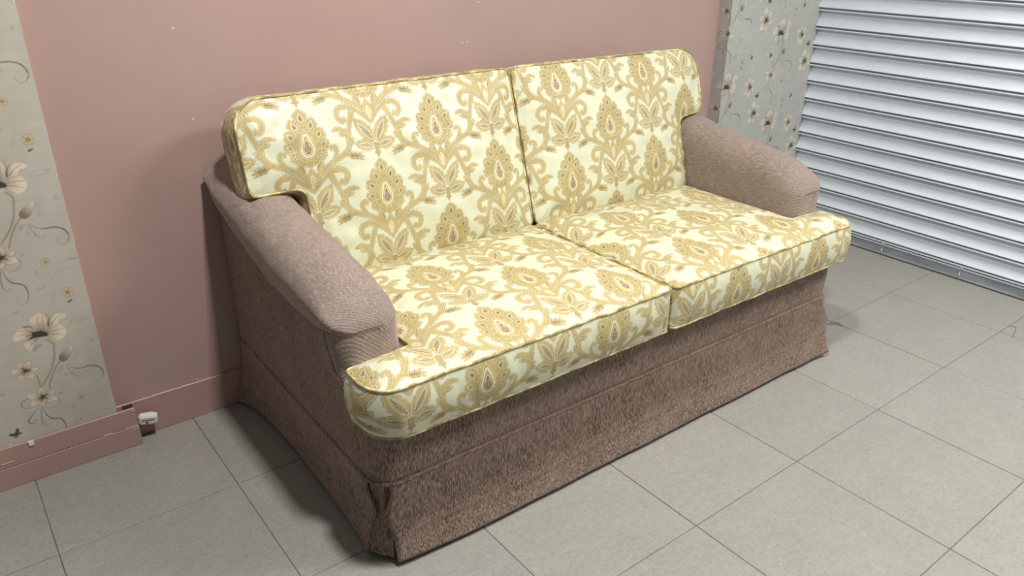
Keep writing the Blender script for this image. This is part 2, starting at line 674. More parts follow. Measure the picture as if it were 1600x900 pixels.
    drop = np.array([(0, 1.0), (0.38, 0.25), (0.55, -0.35), (0.35, -0.85), (0, -1.0), (-0.35, -0.85), (-0.55, -0.35), (-0.38, 0.25)])

    def lobe(x, y, rx, ry, rot, core=True):
        x, rx = x * 1.22, rx * 1.20
        P = np.asarray(lob) * [rx, ry]
        c.poly(xf(P, (x, y), 1, rot), [(4.2, BROWN), (0.5, PALE), (-2.5, GOLD)])
        if core:
            c.poly(xf(drop * [rx * 0.62, ry * 0.55], (x, y), 1, rot), [(2.5, CREAM), (-0.5, GOLD)])
            c.poly(xf(drop * [rx * 0.30, ry * 0.28], (x, y - 2), 1, rot), [(1.0, DARK)])
    for m in (-1, 1):
        lobe(m * 34, 186, 24, 22, m * -2.6, False)
    lobe(0, 176, 24, 22, math.pi, False)
    for m in (-1, 1):
        lobe(m * 70, 222, 30, 32, m * -1.9)
        lobe(m * 86, 282, 33, 38, m * -1.25)
        lobe(m * 76, 346, 34, 40, m * -0.8)
    for m in (-1, 1):
        lobe(m * 44, 404, 34, 44, m * -0.42)
    lobe(0, 452, 38, 50, 0)
    # inner ring of scales and the drop
    for m in (-1, 1):
        for x, y, r in ((54, 236, 22), (60, 276, 22), (52, 318, 22), (34, 352, 20), (30, 210, 20)):
            lobe(m * x, y, r, r * 1.1, m * -1.2, False)
    c.poly(drop * [98, 92] + [0, 292], [(3, BROWN), (0, PALE), (-4, GOLD)])
    c.poly(drop * [70, 68] + [0, 284], [(3.5, (0.88, 0.84, 0.62)), (-4, GOLD2)])
    c.poly(drop * [44, 44] + [0, 274], [(1.5, (0.88, 0.84, 0.62)), (-2, DARK)])
    for i in range(4):
        for j in range(-1, 2):
            c.dots([(j * 9, 248 + 13 * i), (j * 9 + 0.1, 248 + 13 * i)], 1, [3.0], PALE)
    # compose into the periodic cell (half-drop repeat)
    st = c.step
    nx, ny = int(round(450 * 2 / st)), int(round(734 / st))
    cell = np.empty((ny, nx, 3))
    cell[:] = CREAM
    for ox, oy in ((0, 0), (450, 367)):
        for j0 in range(0, c.ny, ny):
            j1 = min(c.ny, j0 + ny)
            jj = (np.arange(j0, j1) + int(round((c.y0 + oy) / st))) % ny
            ii = (np.arange(c.nx) + int(round((c.x0 + ox) / st))) % nx
            a = c.a[j0:j1][..., None]
            col = c.rgb[j0:j1]
            sub = cell[np.ix_(jj, ii)]
            al = np.where(a > 1e-6, a, 0)
            cc = np.where(a > 1e-6, col / np.maximum(a, 1e-6), 0)
            cell[np.ix_(jj, ii)] = sub * (1 - al) + np.clip(cc, 0, 1) * al
    # prefilter to about the mesh spacing
    f = cell.copy()
    for ax in (0, 1):
        f = (np.roll(f, 1, ax) + 2 * f + np.roll(f, -1, ax)) / 4
    return f, st * S / 1000.0


DAMASK, DSTEP = draw_damask()


def damask(u, v):
    """u, v in metres; (0, 0) is a medallion centre"""
    ny, nx, _ = DAMASK.shape
    x = u / DSTEP
    y = (v + 328 * 0.456e-3) / DSTEP
    i0 = np.floor(x).astype(int); fx = (x - i0)[:, None]
    j0 = np.floor(y).astype(int); fy = (y - j0)[:, None]
    i1, j1 = (i0 + 1) % nx, (j0 + 1) % ny
    i0, j0 = i0 % nx, j0 % ny
    return (DAMASK[j0, i0] * (1 - fx) + DAMASK[j0, i1] * fx) * (1 - fy) + (DAMASK[j1, i0] * (1 - fx) + DAMASK[j1, i1] * fx) * fy


PAPER = (0.50, 0.485, 0.43)
PETAL = np.array((0.74, 0.66, 0.52))
SHADE = np.array((0.30, 0.24, 0.19))
INK = np.array((0.055, 0.045, 0.04))
STEMC = np.array((0.27, 0.22, 0.17))


def petal_col(cx, cy, r):
    def f(X, Y, D):
        d = np.hypot(X - cx, Y - cy) / r
        k = np.clip(0.95 - d * 1.2, 0, 0.8)[..., None]
        e = np.clip(1 + D / (0.10 * r), 0, 1)[..., None] * 0.35
        c = PETAL * (1 - k) + SHADE * k
        return c * (1 - e) + SHADE * e
    return f


def lily(c, x, y, s, rot, squash=1.0, n=6, seed=0):
    g = np.random.default_rng(seed)
    base = np.array([(0, 0), (0.17, 0.2), (0.34, 0.5), (0.31, 0.76), (0.13, 0.98), (0.02, 1.16), (-0.16, 0.97), (-0.30, 0.76), (-0.33, 0.5), (-0.16, 0.2)])
    for k in list(range(0, n, 2)) + list(range(1, n, 2)):
        a = rot + 2 * math.pi * k / n + g.uniform(-0.18, 0.18)
        ln = s * g.uniform(0.85, 1.1)
        P = xf(base, (0, 0), ln, a) * [1, squash] + [x, y]
        c.poly(P, [(1.2, (0.30, 0.26, 0.21)), (0, petal_col(x, y, s))])
        q = g.uniform(-0.1, 0.1)
        c.stroke(xf([(0, 0.15), (q, 0.5), (q * 0.5, 0.86)], (0, 0), ln, a) * [1, squash] + [x, y], [s * 0.035, s * 0.02, s * 0.008], [(0, SHADE * 1.1)])
    for k in range(8):
        a = g.uniform(0, 6.28)
        c.stroke([(x, y), (x + 0.42 * s * math.cos(a), y + 0.34 * s * math.sin(a))], [s * 0.055, s * 0.02], [(0, INK)], 0)
    c.poly(xf([(1, 0), (0.3, 0.8), (-0.7, 0.5), (-0.8, -0.4), (0.2, -0.8)], (x, y), 0.17 * s, rot), [(0, INK)])


def butterfly(c, x, y, s, rot):
    for m in (-1, 1):
        c.poly(xf([(0, 0), (0.5 * m, 0.9), (1.0 * m, 0.8), (0.7 * m, 0.1)], (x, y), s, rot), [(0, INK * 1.5)])
        c.poly(xf([(0, 0), (0.7 * m, -0.1), (0.6 * m, -0.6), (0.2 * m, -0.5)], (x, y), s, rot), [(0, INK * 2.5)])
    c.stroke(xf([(0, 0.5), (0, -0.7)], (x, y), s, rot), [s * 0.12, s * 0.06], [(0, INK)], 0)


def rose(c, x, y, s):
    for k in range(5):
        a = k * 1.257 + 0.3
        c.poly(xf([(0, 0.2), (0.5, 0.8), (0, 1.15), (-0.5, 0.8)], (x, y), s, a), [(1.2, (0.26, 0.20, 0.12)), (0, (0.56, 0.47, 0.32))])
    c.dots([(x, y), (x + 0.1, y)], 1, [s * 0.38], (0.20, 0.15, 0.09))
    c.dots([(x, y), (x + 0.1, y)], 1, [s * 0.18], (0.5, 0.42, 0.3))


def draw_paper():
    """one wallpaper motif group in millimetres; (0, 0) is the centre of the large lily"""
    c = Canvas(-200, 200, -360, 190, 1.0)
    c.rgb[:] = PAPER
    st = [(0.6, (0.42, 0.38, 0.32)), (0, STEMC), (-1.3, (0.42, 0.36, 0.29))]
    pale = (0.36, 0.34, 0.29)
    c.stroke([(13, -22), (24, -36), (23, -51), (17, -80), (1, -116), (-28, -153)], [3, 2.6, 2.6, 2.4, 2.2], st)
    c.stroke([(28, -94), (11, -115), (-6, -146), (-13, -167)], [2.2, 2.0, 2.0], st)
    c.stroke([(-34, -116), (-33, -141), (-34, -158)], [2, 2], st)
    # thin sprays
    for dx in (-14, -4, 6, 16):
        c.stroke([(28, 40), (28 + dx * 0.6, 75), (28 + dx * 1.8, 112)], [0.7, 0.6, 0.4], [(0, pale)])
    for pts, n, r in (
        ([(44, -108), (53, -123), (71, -132), (96, -133), (116, -142), (126, -163), (119, -180), (105, -184), (96, -172), (101, -162), (111, -165)], 48, [1.0, 1.7, 1.9, 1.2, 0.9]),
        ([(41, -113), (48, -137), (58, -153), (68, -155), (71, -149)], 16, [1.2, 1.5, 0.9]),
        ([(50, -102), (63, -100), (74, -87), (73, -74), (69, -62)], 14, [1.0, 1.1]),
        ([(73, 3), (83, 20), (101, 22), (119, 19)], 14, [1.1, 1.1]),
        ([(87, 8), (104, 9), (118, 14)], 9, [1.1, 1.1]),
        ([(-54, -219), (-75, -238), (-84, -253), (-70, -262), (-65, -252)], 16, [1.4, 2.0, 1.4]),
        ([(-42, -213), (-49, -237), (-52, -261), (-47, -280), (-37, -278)], 18, [1.4, 1.8, 1.2]),
        ([(-41, -221), (-38, -245), (-27, -262), (-8, -272), (0, -290), (-4, -316), (-20, -328), (-33, -318), (-27, -302)], 44, [1.2, 1.9, 1.8, 1.1, 0.9]),
        ([(-59, -184), (-78, -182), (-88, -192), (-84, -207), (-69, -210)], 14, [1.3, 1.8, 1.3]),
        ([(-8, -193), (2, -208), (-2, -223), (-20, -230), (-33, -222), (-34, -213), (-26, -209), (-21, -217)], 40, [0.9, 0.9]),
    ):
        c.dots(pts, n, [q * 1.25 for q in r], (0.12, 0.10, 0.08))
    c.stroke([(43, -348), (58, -318), (66, -294), (62, -271)], [0.8, 0.8], [(0, pale)])
    c.stroke([(52, -346), (58, -318)], [0.8, 0.6], [(0, pale)])
    leafp = [(0, 0), (0.45, 0.5), (0, 1.1), (-0.45, 0.5)]
    for x, y, s, a in ((23, -120, 12, -0.8), (23, -128, 12, 0.4), (30, -138, 10, -1.4), (34, -252, 11, 0.6), (28, -300, 11, 0.4), (34, -294, 10, -0.9),
                       (15, -192, 9, 1.3), (120, -60, 10, 0.5), (-130, -60, 9, 0.2), (-118, -150, 10, 0.9), (150, -200, 9, 0.3), (-150, 20, 9, 2.0)):
        c.poly(xf(leafp, (x, y), s, a), [(0.8, pale), (-0.8, (0.45, 0.42, 0.35))])
    # small lilies of the group
    lily(c, -57, -95, 33, 0.4, 0.85, 6, 3)
    lily(c, -35, -188, 36, 0.9, 0.80, 6, 5)
    # large lily, side view
    ol = (1.0, (0.34, 0.30, 0.25))
    for P in ([(25, 15), (37, 42), (53, 51), (75, 40), (66, 28), (56, 28), (49, 13), (36, 9)],
              [(-13, 20), (-17, 46), (0, 63), (14, 63), (26, 45), (26, 20), (20, 2), (4, 9)],
              [(-3, -4), (-23, -7), (-42, -13), (-43, -28), (-33, -41), (-22, -36), (-12, -18)],
              [(2, 0), (-21, 20), (-37, 33), (-57, 21), (-65, 7), (-63, -4), (-37, -4), (-18, -6)],
              [(10, -1), (37, 14), (57, 13), (65, -7), (57, -26), (39, -33), (22, -22)]):
        c.poly(P, [ol, (0, petal_col(2, 4, 62))])
    for P in ([(4, 2), (-25, 12), (-56, 10)], [(-2, 4), (-22, 18), (-44, 24)], [(6, 8), (2, 34), (6, 58)], [(10, 8), (14, 32), (16, 54)],
              [(16, 0), (38, 2), (60, 0)], [(16, -4), (36, -10), (54, -18)], [(-2, -4), (-20, -18), (-34, -34)], [(30, 18), (44, 34), (62, 42)]):
        c.stroke(P, [1.8, 1.0, 0.5], [(0, SHADE * 1.15)])
    c.poly([(-25, -34), (-24, -49), (-12, -39), (-1, -31), (-14, -29)], [(0.5, (0.34, 0.30, 0.25)), (-1, (0.42, 0.36, 0.29))])
    g = np.random.default_rng(4)
    for k in range(16):
        a = math.pi * (0.35 + 0.75 * g.random())
        r = g.uniform(18, 40)
        c.stroke([(3, -4), (3 + 0.5 * r * math.cos(a), -2 + 0.32 * r * math.sin(a)), (3 + r * math.cos(a), -2 + 0.5 * r * math.sin(a))], [2.4, 1.6, 0.7], [(0, INK)])
    c.poly([(-20, 4), (-6, 12), (14, 4), (18, -8), (2, -9), (-10, -5)], [(0, INK)])
    c.stroke([(-34, 32), (-22, 31), (-12, 24)], [1, 1.8, 0.8], [(0, INK)])
    c.stroke([(24, 18), (28, 34), (36, 46)], [2.4, 2.0, 0.8], [(0, SHADE * 0.6)])
    # bud
    c.poly([(27, -84), (37, -71), (53, -61), (69, -56), (64, -70), (53, -90), (39, -98), (30, -94)],
           [(0.6, SHADE * 0.6), (0, lambda X, Y, D: (SHADE * 0.75)[None, None] * (1 - np.clip((X - 30) / 42 + (Y + 75) / 60, 0, 1))[..., None] + (PETAL * 0.9)[None, None] * np.clip((X - 30) / 42 + (Y + 75) / 60, 0, 1)[..., None])])
    c.stroke([(69, -56), (76, -38)], [0.9, 0.5], [(0, pale)], 0)
    # further flowers of the repeat
    lily(c, -130, 65, 50, 0.25, 1.0, 6, 8)
    lily(c, 170, -16, 40, 0.1, 1.15, 6, 9)
    butterfly(c, -119, 146, 15, 0.5)
    butterfly(c, 158, 118, 11, 1.3)
    rose(c, 57, -223, 10)
    rose(c, 90, 102, 13)
    c.dots([(86, 74), (94, 77)], 3, [3.4, 2.6], (0.13, 0.10, 0.07))
    c.dots([(-40, 78), (-36, 80)], 2, [3.5, 3.0], pale)
    return c


PC = draw_paper()
for _ax in (0, 1):
    PC.rgb[:] = (np.roll(PC.rgb, 1, _ax) + 2 * PC.rgb + np.roll(PC.rgb, -1, _ax)) / 4
    PC.a[:] = (np.roll(PC.a, 1, _ax) + 2 * PC.a + np.roll(PC.a, -1, _ax)) / 4


def paper(u, v, ground):
    """u, v metres relative to a large lily centre"""
    col = np.empty((len(u), 3))
    col[:] = ground
    gk = np.asarray(ground) / np.asarray(PAPER)
    for a in range(-3, 4):
        for b in range(-4, 5):
            x = (u - 0.358 * a) * 1000
            y = (v + 0.2118 * a - 0.4235 * b) * 1000
            i = ((x - PC.x0) / PC.step).astype(int)
            j = ((y - PC.y0) / PC.step).astype(int)
            m = (i >= 0) & (i < PC.nx) & (j >= 0) & (j < PC.ny)
            if not m.any():
                continue
            al = PC.a[j[m], i[m]][:, None]
            cc = PC.rgb[j[m], i[m]] * gk
            col[m] = col[m] * (1 - al) + cc * al
    return col


# ------------------------------------------------------------------ setting
TILE_X = 0.3163 * CAM_H
TILE_Y = 0.3137 * CAM_H
X0, Y0 = 0.004 * CAM_H, 0.357 * CAM_H
WALL_Y, SHUT_X = 2.30, 3.62

floor = box('floor', -3.0, 3.75, -2.0, 2.36, -0.10, -0.0025, 'grout')
tag(floor, kind='structure')
gap = 0.0024
tv, tf = box_vf(-TILE_X / 2 + gap / 2, TILE_X / 2 - gap / 2, -TILE_Y / 2 + gap / 2, TILE_Y / 2 - gap / 2, -0.008, 0.0, 0.0009)
tile_me = None
for i in range(-3, 9):
    for j in range(-2, 5):
        cx, cy = X0 + (i + 0.5) * TILE_X, Y0 + (j + 0.5) * TILE_Y
        if cx - TILE_X / 2 > 3.66 or cy - TILE_Y / 2 > 2.31:
            continue
        if tile_me is None:
            o = obj('floor_tile', tv, tf, 'floor_tile', floor, smooth=False)
            tile_me = o.data
        else:
            o = bpy.data.objects.new('floor_tile', tile_me)
            COL.objects.link(o)
            o.parent = floor
        o.location = (cx, cy, random.uniform(-0.0006, 0.0))

# a chipped tile corner beside the sofa
obj('tile_chip', [(2.700, 1.4445, 0.0004), (2.775, 1.413, 0.0004), (2.757, 1.366, 0.0004), (2.742, 1.402, 0.0004)], [(0, 3, 2, 1)], 'grout', floor, smooth=False)

wall = box('wall_back', -3.0, 3.80, WALL_Y, WALL_Y + 0.12, -0.10, 2.80, 'pink_paint')
tag(wall, kind='structure')

bb = box('baseboard_back', 0.24, 2.92, WALL_Y - 0.008, WALL_Y, 0.0, 0.124, 'pink_board_paint', bev=0.0015)
tag(bb, kind='structure')
# small chips in the wall paint
for x, z in ((0.607, 1.198), (0.62, 0.95), (1.62, 1.22), (1.55, 1.09), (1.57, 1.092), (0.50, 0.128)):
    box('paint_chip', x, x + 0.006, WALL_Y - 0.0006, WALL_Y + 0.001, z, z + 0.0025, 'white_plastic', wall)
# chipped top edge of the skirting
for x0, x1, zz in ((0.31, 0.345, 0.1242), (0.36, 0.43, 0.1244), (0.45, 0.475, 0.1242)):
    box('paint_chip', x0, x1, WALL_Y - 0.0088, WALL_Y - 0.004, zz - 0.0025, zz + 0.0006, 'chipped_paint', bb)


def paper_panel(name, x0, x1, z0, z1, yf, yb, step, ref, ground, ret_left=False, fray=False):
    """wallpapered board: printed front (and left return), plain other sides"""
    xs = np.arange(x0, x1 + step * 0.5, step)
    us = xs.copy()
    if ret_left:
        k = int(round((yb - yf) / step))
        ret = np.arange(k, 0, -1) * step
        path = np.concatenate([np.stack([np.full(k, x0), yf + ret], 1), np.stack([xs, np.full(len(xs), yf)], 1)])
        us = np.concatenate([x0 - ret, xs])
    else:
        path = np.stack([xs, np.full(len(xs), yf)], 1)
    zs = np.arange(z0, z1 + step * 0.5, step)
    nu, nv = len(us), len(zs)
    V = np.zeros((nu, nv, 3))
    V[:, :, 0] = path[:, None, 0]
    V[:, :, 1] = path[:, None, 1]
    V[:, :, 2] = zs[None]
    if fray:
        e = smooth_noise(zs, zs * 0, 0.07, 3) * 0.0004 + smooth_noise(zs, zs * 0, 0.012, 5) * 0.0005
        V[-1, :, 0] += e
        V[-2, :, 0] += e * 0.6
    V[:, :, 1] += 0.0004 * smooth_noise(V[:, :, 0], V[:, :, 2], 0.12, 9)
    U, Z = np.meshgrid(us, zs, indexing='ij')
    uu, zz = U.ravel(), Z.ravel()
    col = paper(uu - ref[0], zz - ref[1], ground)
    # age: stains, streaks and worn right edge
    n1 = smooth_noise(uu, zz, 0.35, 21)
    n2 = smooth_noise(uu, zz * 0.25, 0.05, 22)
    col *= (1 + 0.03 * n1 + 0.015 * n2)[:, None]
    n3 = smooth_noise(uu * 0.12, zz, 0.018, 23) * smooth_noise(uu, zz, 0.16, 24)
    edge = np.clip(1 - (x1 - uu) / 0.05, 0, 1)
    w = np.clip((n3 - 1.5) * 0.5, 0, 0.5) * (0.3 + edge)
    col = col * (1 - w[:, None]) + np.array((0.16, 0.13, 0.10)) * w[:, None]
    lt = np.clip((-n3 - 1.3) * 0.5, 0, 0.4) * edge
    col = col * (1 - lt[:, None]) + np.array((0.66, 0.63, 0.57)) * lt[:, None]
    o = obj(name, V.reshape(-1, 3), grid_faces(nu, nv), 'wallpaper', smooth=True, colours=np.clip(col, 0, 1))
    tag(o, kind='structure')
    # solid board behind the paper
    box('board_core', x0 + 0.001, x1 - 0.002, yf + 0.0025, yb, z0, z1, 'raw_wood', o)
    return o


PL = paper_panel('wall_back_left', -0.20, 0.252, 0.02, 1.50, 2.255, WALL_Y, 0.0018, (0.116, 0.437), (0.53, 0.495, 0.425), fray=True)
PR = paper_panel('wall_back_right', 2.925, 3.655, 0.0, 1.42, 2.238, WALL_Y, 0.0025, (3.314, 1.012), (0.46, 0.475, 0.445), ret_left=True)
PX = paper_panel('paper_length', -0.92, -0.199, 0.02, 1.50, 2.255, WALL_Y, 0.0042, (0.116, 0.437), (0.53, 0.495, 0.425))
core = PX.children[0]
core.parent = PL
del PX['kind']
PX.parent = PL
box('wall_strip', -3.0, -0.919, 2.255, WALL_Y, 0.0, 2.8, 'pink_paint', PL)

box('upper_paper', -0.919, 0.252, 2.255, WALL_Y, 1.502, 2.80, 'plain_paper', PL)
box('upper_paper', 2.925, 3.655, 2.238, WALL_Y, 1.422, 2.80, 'plain_paper', PR)
bl = box('baseboard_left', -1.2, 0.300, 2.2455, 2.2545, 0.0, 0.067, 'pink_board_paint', bev=0.001)
tag(bl, kind='structure')
box('upper_board', -1.2, 0.299, 2.2465, 2.2545, 0.0685, 0.130, 'pink_board_paint', bl, bev=0.0012)
for x0, x1, zz in ((0.262, 0.298, 0.0668), (0.20, 0.225, 0.0682), (0.215, 0.23, 0.0668), (-0.06, -0.03, 0.083), (0.282, 0.299, 0.0595), (0.288, 0.2988, 0.121)):
    box('torn_edge', x0, x1, 2.2446, 2.249, zz, zz + 0.0022, 'chipped_paint', bl)
# notch holder of metal on the board
box('metal_clip', 0.016, 0.030, 2.2420, 2.2470, 0.116, 0.131, 'bright_metal', bl, bev=0.001)
# dark plate painted as shade in a torn skirting hole beside the boards
box('torn_hole_shade', 0.272, 0.300, WALL_Y - 0.0095, WALL_Y - 0.006, 0.108, 0.122, 'thread', bb)

# ------------------------------------------------------------------ roller shutter
sh = bpy.data.objects.new('roller_shutter', None)
COL.objects.link(sh)
sh.location = (SHUT_X, 1.0, 0.0)
tag(sh, 'white roller shutter of curved horizontal metal slats with a grey bottom rail', 'shutter')
PITCH_S = 0.0862
tt = np.linspace(0, 1, 9)
face = np.stack([0.002 + 0.026 * tt ** 1.75, -0.0625 * tt], 1)
prof = np.vstack([face, [(0.0262, -0.0648), (0.0200, -0.0664), (0.0080, -0.0675), (0.0040, -0.0704), (0.0085, -0.0730), (0.0220, -0.0736),
                         (0.0262, -0.0762), (0.0252, -0.0792), (0.0170, -0.0822), (0.0070, -0.0846), (0.002, -0.0862)]])
prof = catmull(prof, 3)
ys = np.array([-2.2, 1.40])
slat_me = None
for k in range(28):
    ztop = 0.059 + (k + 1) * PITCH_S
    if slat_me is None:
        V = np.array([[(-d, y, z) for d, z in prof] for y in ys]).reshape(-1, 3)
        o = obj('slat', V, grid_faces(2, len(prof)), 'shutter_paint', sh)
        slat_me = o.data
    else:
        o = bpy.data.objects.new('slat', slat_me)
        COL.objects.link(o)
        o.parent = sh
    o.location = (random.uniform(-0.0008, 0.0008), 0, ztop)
rail = box('bottom_rail', -0.012, 0.010, -2.2, 1.28, 0.004, 0.0595, 'shutter_rail_paint', sh, bev=0.002)
box('rail_lip', -0.020, -0.011, -2.2, 1.28, 0.050, 0.0585, 'shutter_paint', rail, bev=0.002)
box('rail_foot', -0.018, -0.011, -2.2, 1.28, 0.004, 0.014, 'shutter_rail_paint', rail, bev=0.002)
for y in (0.683, 0.310):
    v1, f1 = tube(catmull([(-0.012, y - 0.006, 0.048), (-0.024, y - 0.004, 0.060), (-0.024, y + 0.004, 0.060), (-0.012, y + 0.006, 0.040), (-0.02, y + 0.005, 0.022)], 5), 0.0028, 6)
    obj('latch_hook', v1, f1, 'bright_metal', rail)
box('shutter_backing', 0.012, 0.03, -2.2, 1.40, 0.0, 2.47, 'shutter_rail_paint', sh)

# ------------------------------------------------------------------ sofa
SO = (1.565, 1.80, 0.0)
SRZ = R(-0.6)
sofa = bpy.data.objects.new('sofa', None)
COL.objects.link(sofa)
sofa.location = SO
sofa.rotation_euler = (0, 0, SRZ)
tag(sofa, 'two-seat sofa in mauve brown chenille with sloping rolled arms and a pleated skirt', 'sofa')
CX = 1.565
XS = 0.640          # outer face of the left side
MIRX = lambda V: np.asarray(V, float) * [-1, 1, 1] + [2 * CX, 0, 0]


def sobj(name, V, F, mat, parent=None, mirror=False, smooth=True):
    V = np.asarray(V, float).reshape(-1, 3)
    if mirror:
        V = MIRX(V)
        F = F[:, ::-1].copy() if isinstance(F, np.ndarray) else [tuple(f[::-1]) for f in F]
    return obj(name, V, F, mat, parent if parent is not None else sofa, origin=SO, smooth=smooth)


def plan_path(x_side, y_front, r, y_back=2.262, full=True):
    """left side from the back, round the front corner, along the front, to the right back"""
    P = [(x_side, y_back)]
    n = 24
    for t in np.linspace(0, 1, n)[0:]:
        P.append((x_side, y_back + (y_front + r - y_back) * t))
    for a in np.linspace(0, np.pi / 2, 12)[1:]:
        P.append((x_side + r - r * np.cos(a), y_front + r - r * np.sin(a)))
    left = np.array(P[1:])
    if not full:
        return left
    right = left[::-1] * [-1, 1] + [2 * CX, 0]
    mid = np.stack([np.linspace(left[-1, 0], right[0, 0], 60)[1:-1], np.full(58, y_front)], 1)
    return np.vstack([left, mid, right])


# base panel below the cushions, wrapping both sides and the front
zs = np.linspace(0.242, 0.418, 9)
rows = []
for z in zs:
    t = (z - 0.242) / 0.176
    rows.append(np.c_[plan_path(XS + 0.0050, 1.330 + 0.006 * math.sin(t * 3.14) * -1, 0.055), np.full(len(plan_path(0.64, 1.33, 0.05)), z)])
V = np.stack(rows, 1)
sobj('front_rail', V, grid_faces(V.shape[0], V.shape[1], flip=True), 'chenille')
# deck and carcass inside
v, f = box_vf(0.665, 2.465, 1.350, 2.255, 0.06, 0.408, 0.004)
sobj('frame', v, f, 'chenille', smooth=False)
v, f = box_vf(0.70, 2.43, 2.150, 2.262, 0.30, 0.800, 0.02)
sobj('back_frame', v, f, 'chenille', smooth=False)
# welt at the top of the skirt
wp = resample(np.c_[plan_path(XS + 0.004, 1.325, 0.058), np.full(len(plan_path(0.64, 1.33, 0.05)), 0.246)], 0.01)[0]
v, f = tube(wp, 0.0048, 8)
sobj('welt', v, f, 'chenille')

CR = np.array([(1.38, 0.690), (1.45, 0.703), (1.52, 0.716), (1.66, 0.738), (1.84, 0.764), (1.96, 0.786), (2.10, 0.812), (2.27, 0.835)])
ZB = np.array([(1.38, 0.605), (1.53, 0.592), (1.70, 0.590), (1.83, 0.602), (1.95, 0.625), (2.10, 0.668), (2.20, 0.705), (2.27, 0.745)])


def flare(z):
    return 0.026 * float(np.clip((z - 0.36) / 0.22, 0, 1)) ** 1.3


def build_arm(mirror):
    ny = 110
    YF, YE = 1.428, 2.268
    yy = YF + (YE - YF) * (np.linspace(0, 1, ny) ** 1.35)
    secs = []
    for y in yy:
        zt = np.interp(y, CR[:, 0], CR[:, 1])
        zb = np.interp(y, ZB[:, 0], ZB[:, 1])
        mid = zb + 0.45 * (zt - zb)
        S = np.array([(XS + 0.022, zb - 0.012), (XS + 0.004, zb - 0.004), (XS - 0.020, zb + 0.010), (XS - 0.031, mid), (XS - 0.016, zt - 0.034), (XS + 0.026, zt - 0.008), (XS + 0.066, zt),
                      (XS + 0.108, zt - 0.010), (XS + 0.140, zt - 0.038), (XS + 0.157, zt - 0.080), (XS + 0.160, zt - 0.13), (XS + 0.160, 0.50), (XS + 0.160, 0.42)])
        S = catmull(S, 6)
        d = (y - YF) / 0.145
        if d < 1:
            k = math.sqrt(max(0.0, 1 - (1 - d) ** 2))
            zc = 0.612
            up_ = S[:, 1] > zc
            S[up_, 1] = zc + (S[up_, 1] - zc) * k
        r_ = 0.060
        if y < YF + r_:
            arc = r_ - math.sqrt(max(0.0, r_ ** 2 - (r_ - (y - YF)) ** 2))
            x_in, x_out = XS + 0.160, XS - 0.031
            lo_ = x_out + arc + 0.010 * (arc / r_)
            r2 = 0.072
            arc2 = 0.0 if y > YF + r2 else r2 - math.sqrt(max(0.0, r2 ** 2 - (r2 - (y - YF)) ** 2))
            hi_ = x_in - arc2
            S[:, 0] = hi_ - (x_in - S[:, 0]) / (x_in - x_out) * (hi_ - lo_)
        secs.append(np.stack([S[:, 0], np.full(len(S), y), S[:, 1]], 1))
    V = np.stack(secs, 0)
    # gathered pleats fanning from the outer front corner, slight sag lines along the roll
    px, py = XS - 0.020, 1.500
    dx, dy = V[..., 0] - px, V[..., 1] - py
    rr = np.hypot(dx, dy)
    th = np.arctan2(dy, dx)
    roll = V[..., 2] > 0.60
    ple = np.zeros_like(rr)
    for a0, wdt, amp, r0 in ((-0.30, 0.07, 0.0050, 0.10), (0.10, 0.08, 0.0045, 0.075), (0.55, 0.09, 0.0035, 0.06), (1.0, 0.10, 0.002, 0.05)):
        ple += amp * np.exp(-((th - a0) / wdt) ** 2) * np.exp(-(rr / r0) ** 2) * np.clip(rr / 0.015, 0, 1)
    V[..., 2] -= np.where(roll, ple, 0)
    sag = 0.0016 * smooth_noise(V[..., 1] * 1.6, V[..., 0] * 0.8 + V[..., 2], 0.10, 5 + mirror)
    V[..., 2] += np.where(roll, sag, 0)
    V[..., 0] += 0.0012 * smooth_noise(V[..., 1], V[..., 2], 0.14, 15 + mirror)
    arm = sobj('arm', V, grid_faces(V.shape[0], V.shape[1]), 'ribbed_chenille', mirror=mirror)
    arm['label'] = 'ribbed chenille rolled arm'
    # side panel: vertical cloth from the rail to under the roll; front edge leans forward at the bottom
    nz, nyy = 22, 60
    P = np.zeros((nyy, nz, 3))
    for j in range(nz):
        t = j / (nz - 1)
        for i in range(nyy):
            s = i / (nyy - 1)
            z_top = np.interp(2.266 - s * (2.266 - 1.49), ZB[:, 0], ZB[:, 1]) + 0.014
            z = 0.243 + (z_top - 0.243) * t
            yf = np.interp(z, [0.25, 0.40, 0.46, 0.52, 0.62], [1.384, 1.388, 1.435, 1.478, 1.490])
            y = 2.266 + (yf - 2.266) * s
            P[i, j] = (XS + 0.0035 + (0.004 * math.exp(-((y - yf) / 0.02) ** 2) if z < 0.418 else 0.0) - flare(z) * math.exp(-((y - yf) / 0.10) ** 2), y, z)
    sobj('side_panel', P, grid_faces(nyy, nz, flip=True), 'chenille', arm, mirror)
    # front panel: rounds the corner and faces the front
    P = np.zeros((26, nz, 3))
    for j in range(nz):
        z = 0.412 + (0.616 - 0.412) * j / (nz - 1)
        yf = np.interp(z, [0.40, 0.46, 0.52, 0.62], [1.338, 1.385, 1.424, 1.430])
        yr = np.interp(z, [0.40, 0.46, 0.52, 0.62], [1.388, 1.435, 1.478, 1.490])
        for i in range(26):
            s = i / 25
            if s < 0.5:
                a = s / 0.5 * np.pi / 2
                P[i, j] = (XS + 0.0045 - flare(z) + (yr - yf) * (1 - np.cos(a)), yr - (yr - yf) * np.sin(a), z)
            else:
                x0 = XS + 0.0045 - flare(z) + (yr - yf)
                q = (s - 0.5) / 0.5
                r2 = 0.072
                x1 = XS + 0.162 - r2
                if q < 0.4:
                    P[i, j] = (x0 + (x1 - x0) * q / 0.4, yf, z)
                else:
                    a = (q - 0.4) / 0.6 * np.pi / 2
                    P[i, j] = (x1 + r2 * np.sin(a), yf + r2 * (1 - np.cos(a)), z)
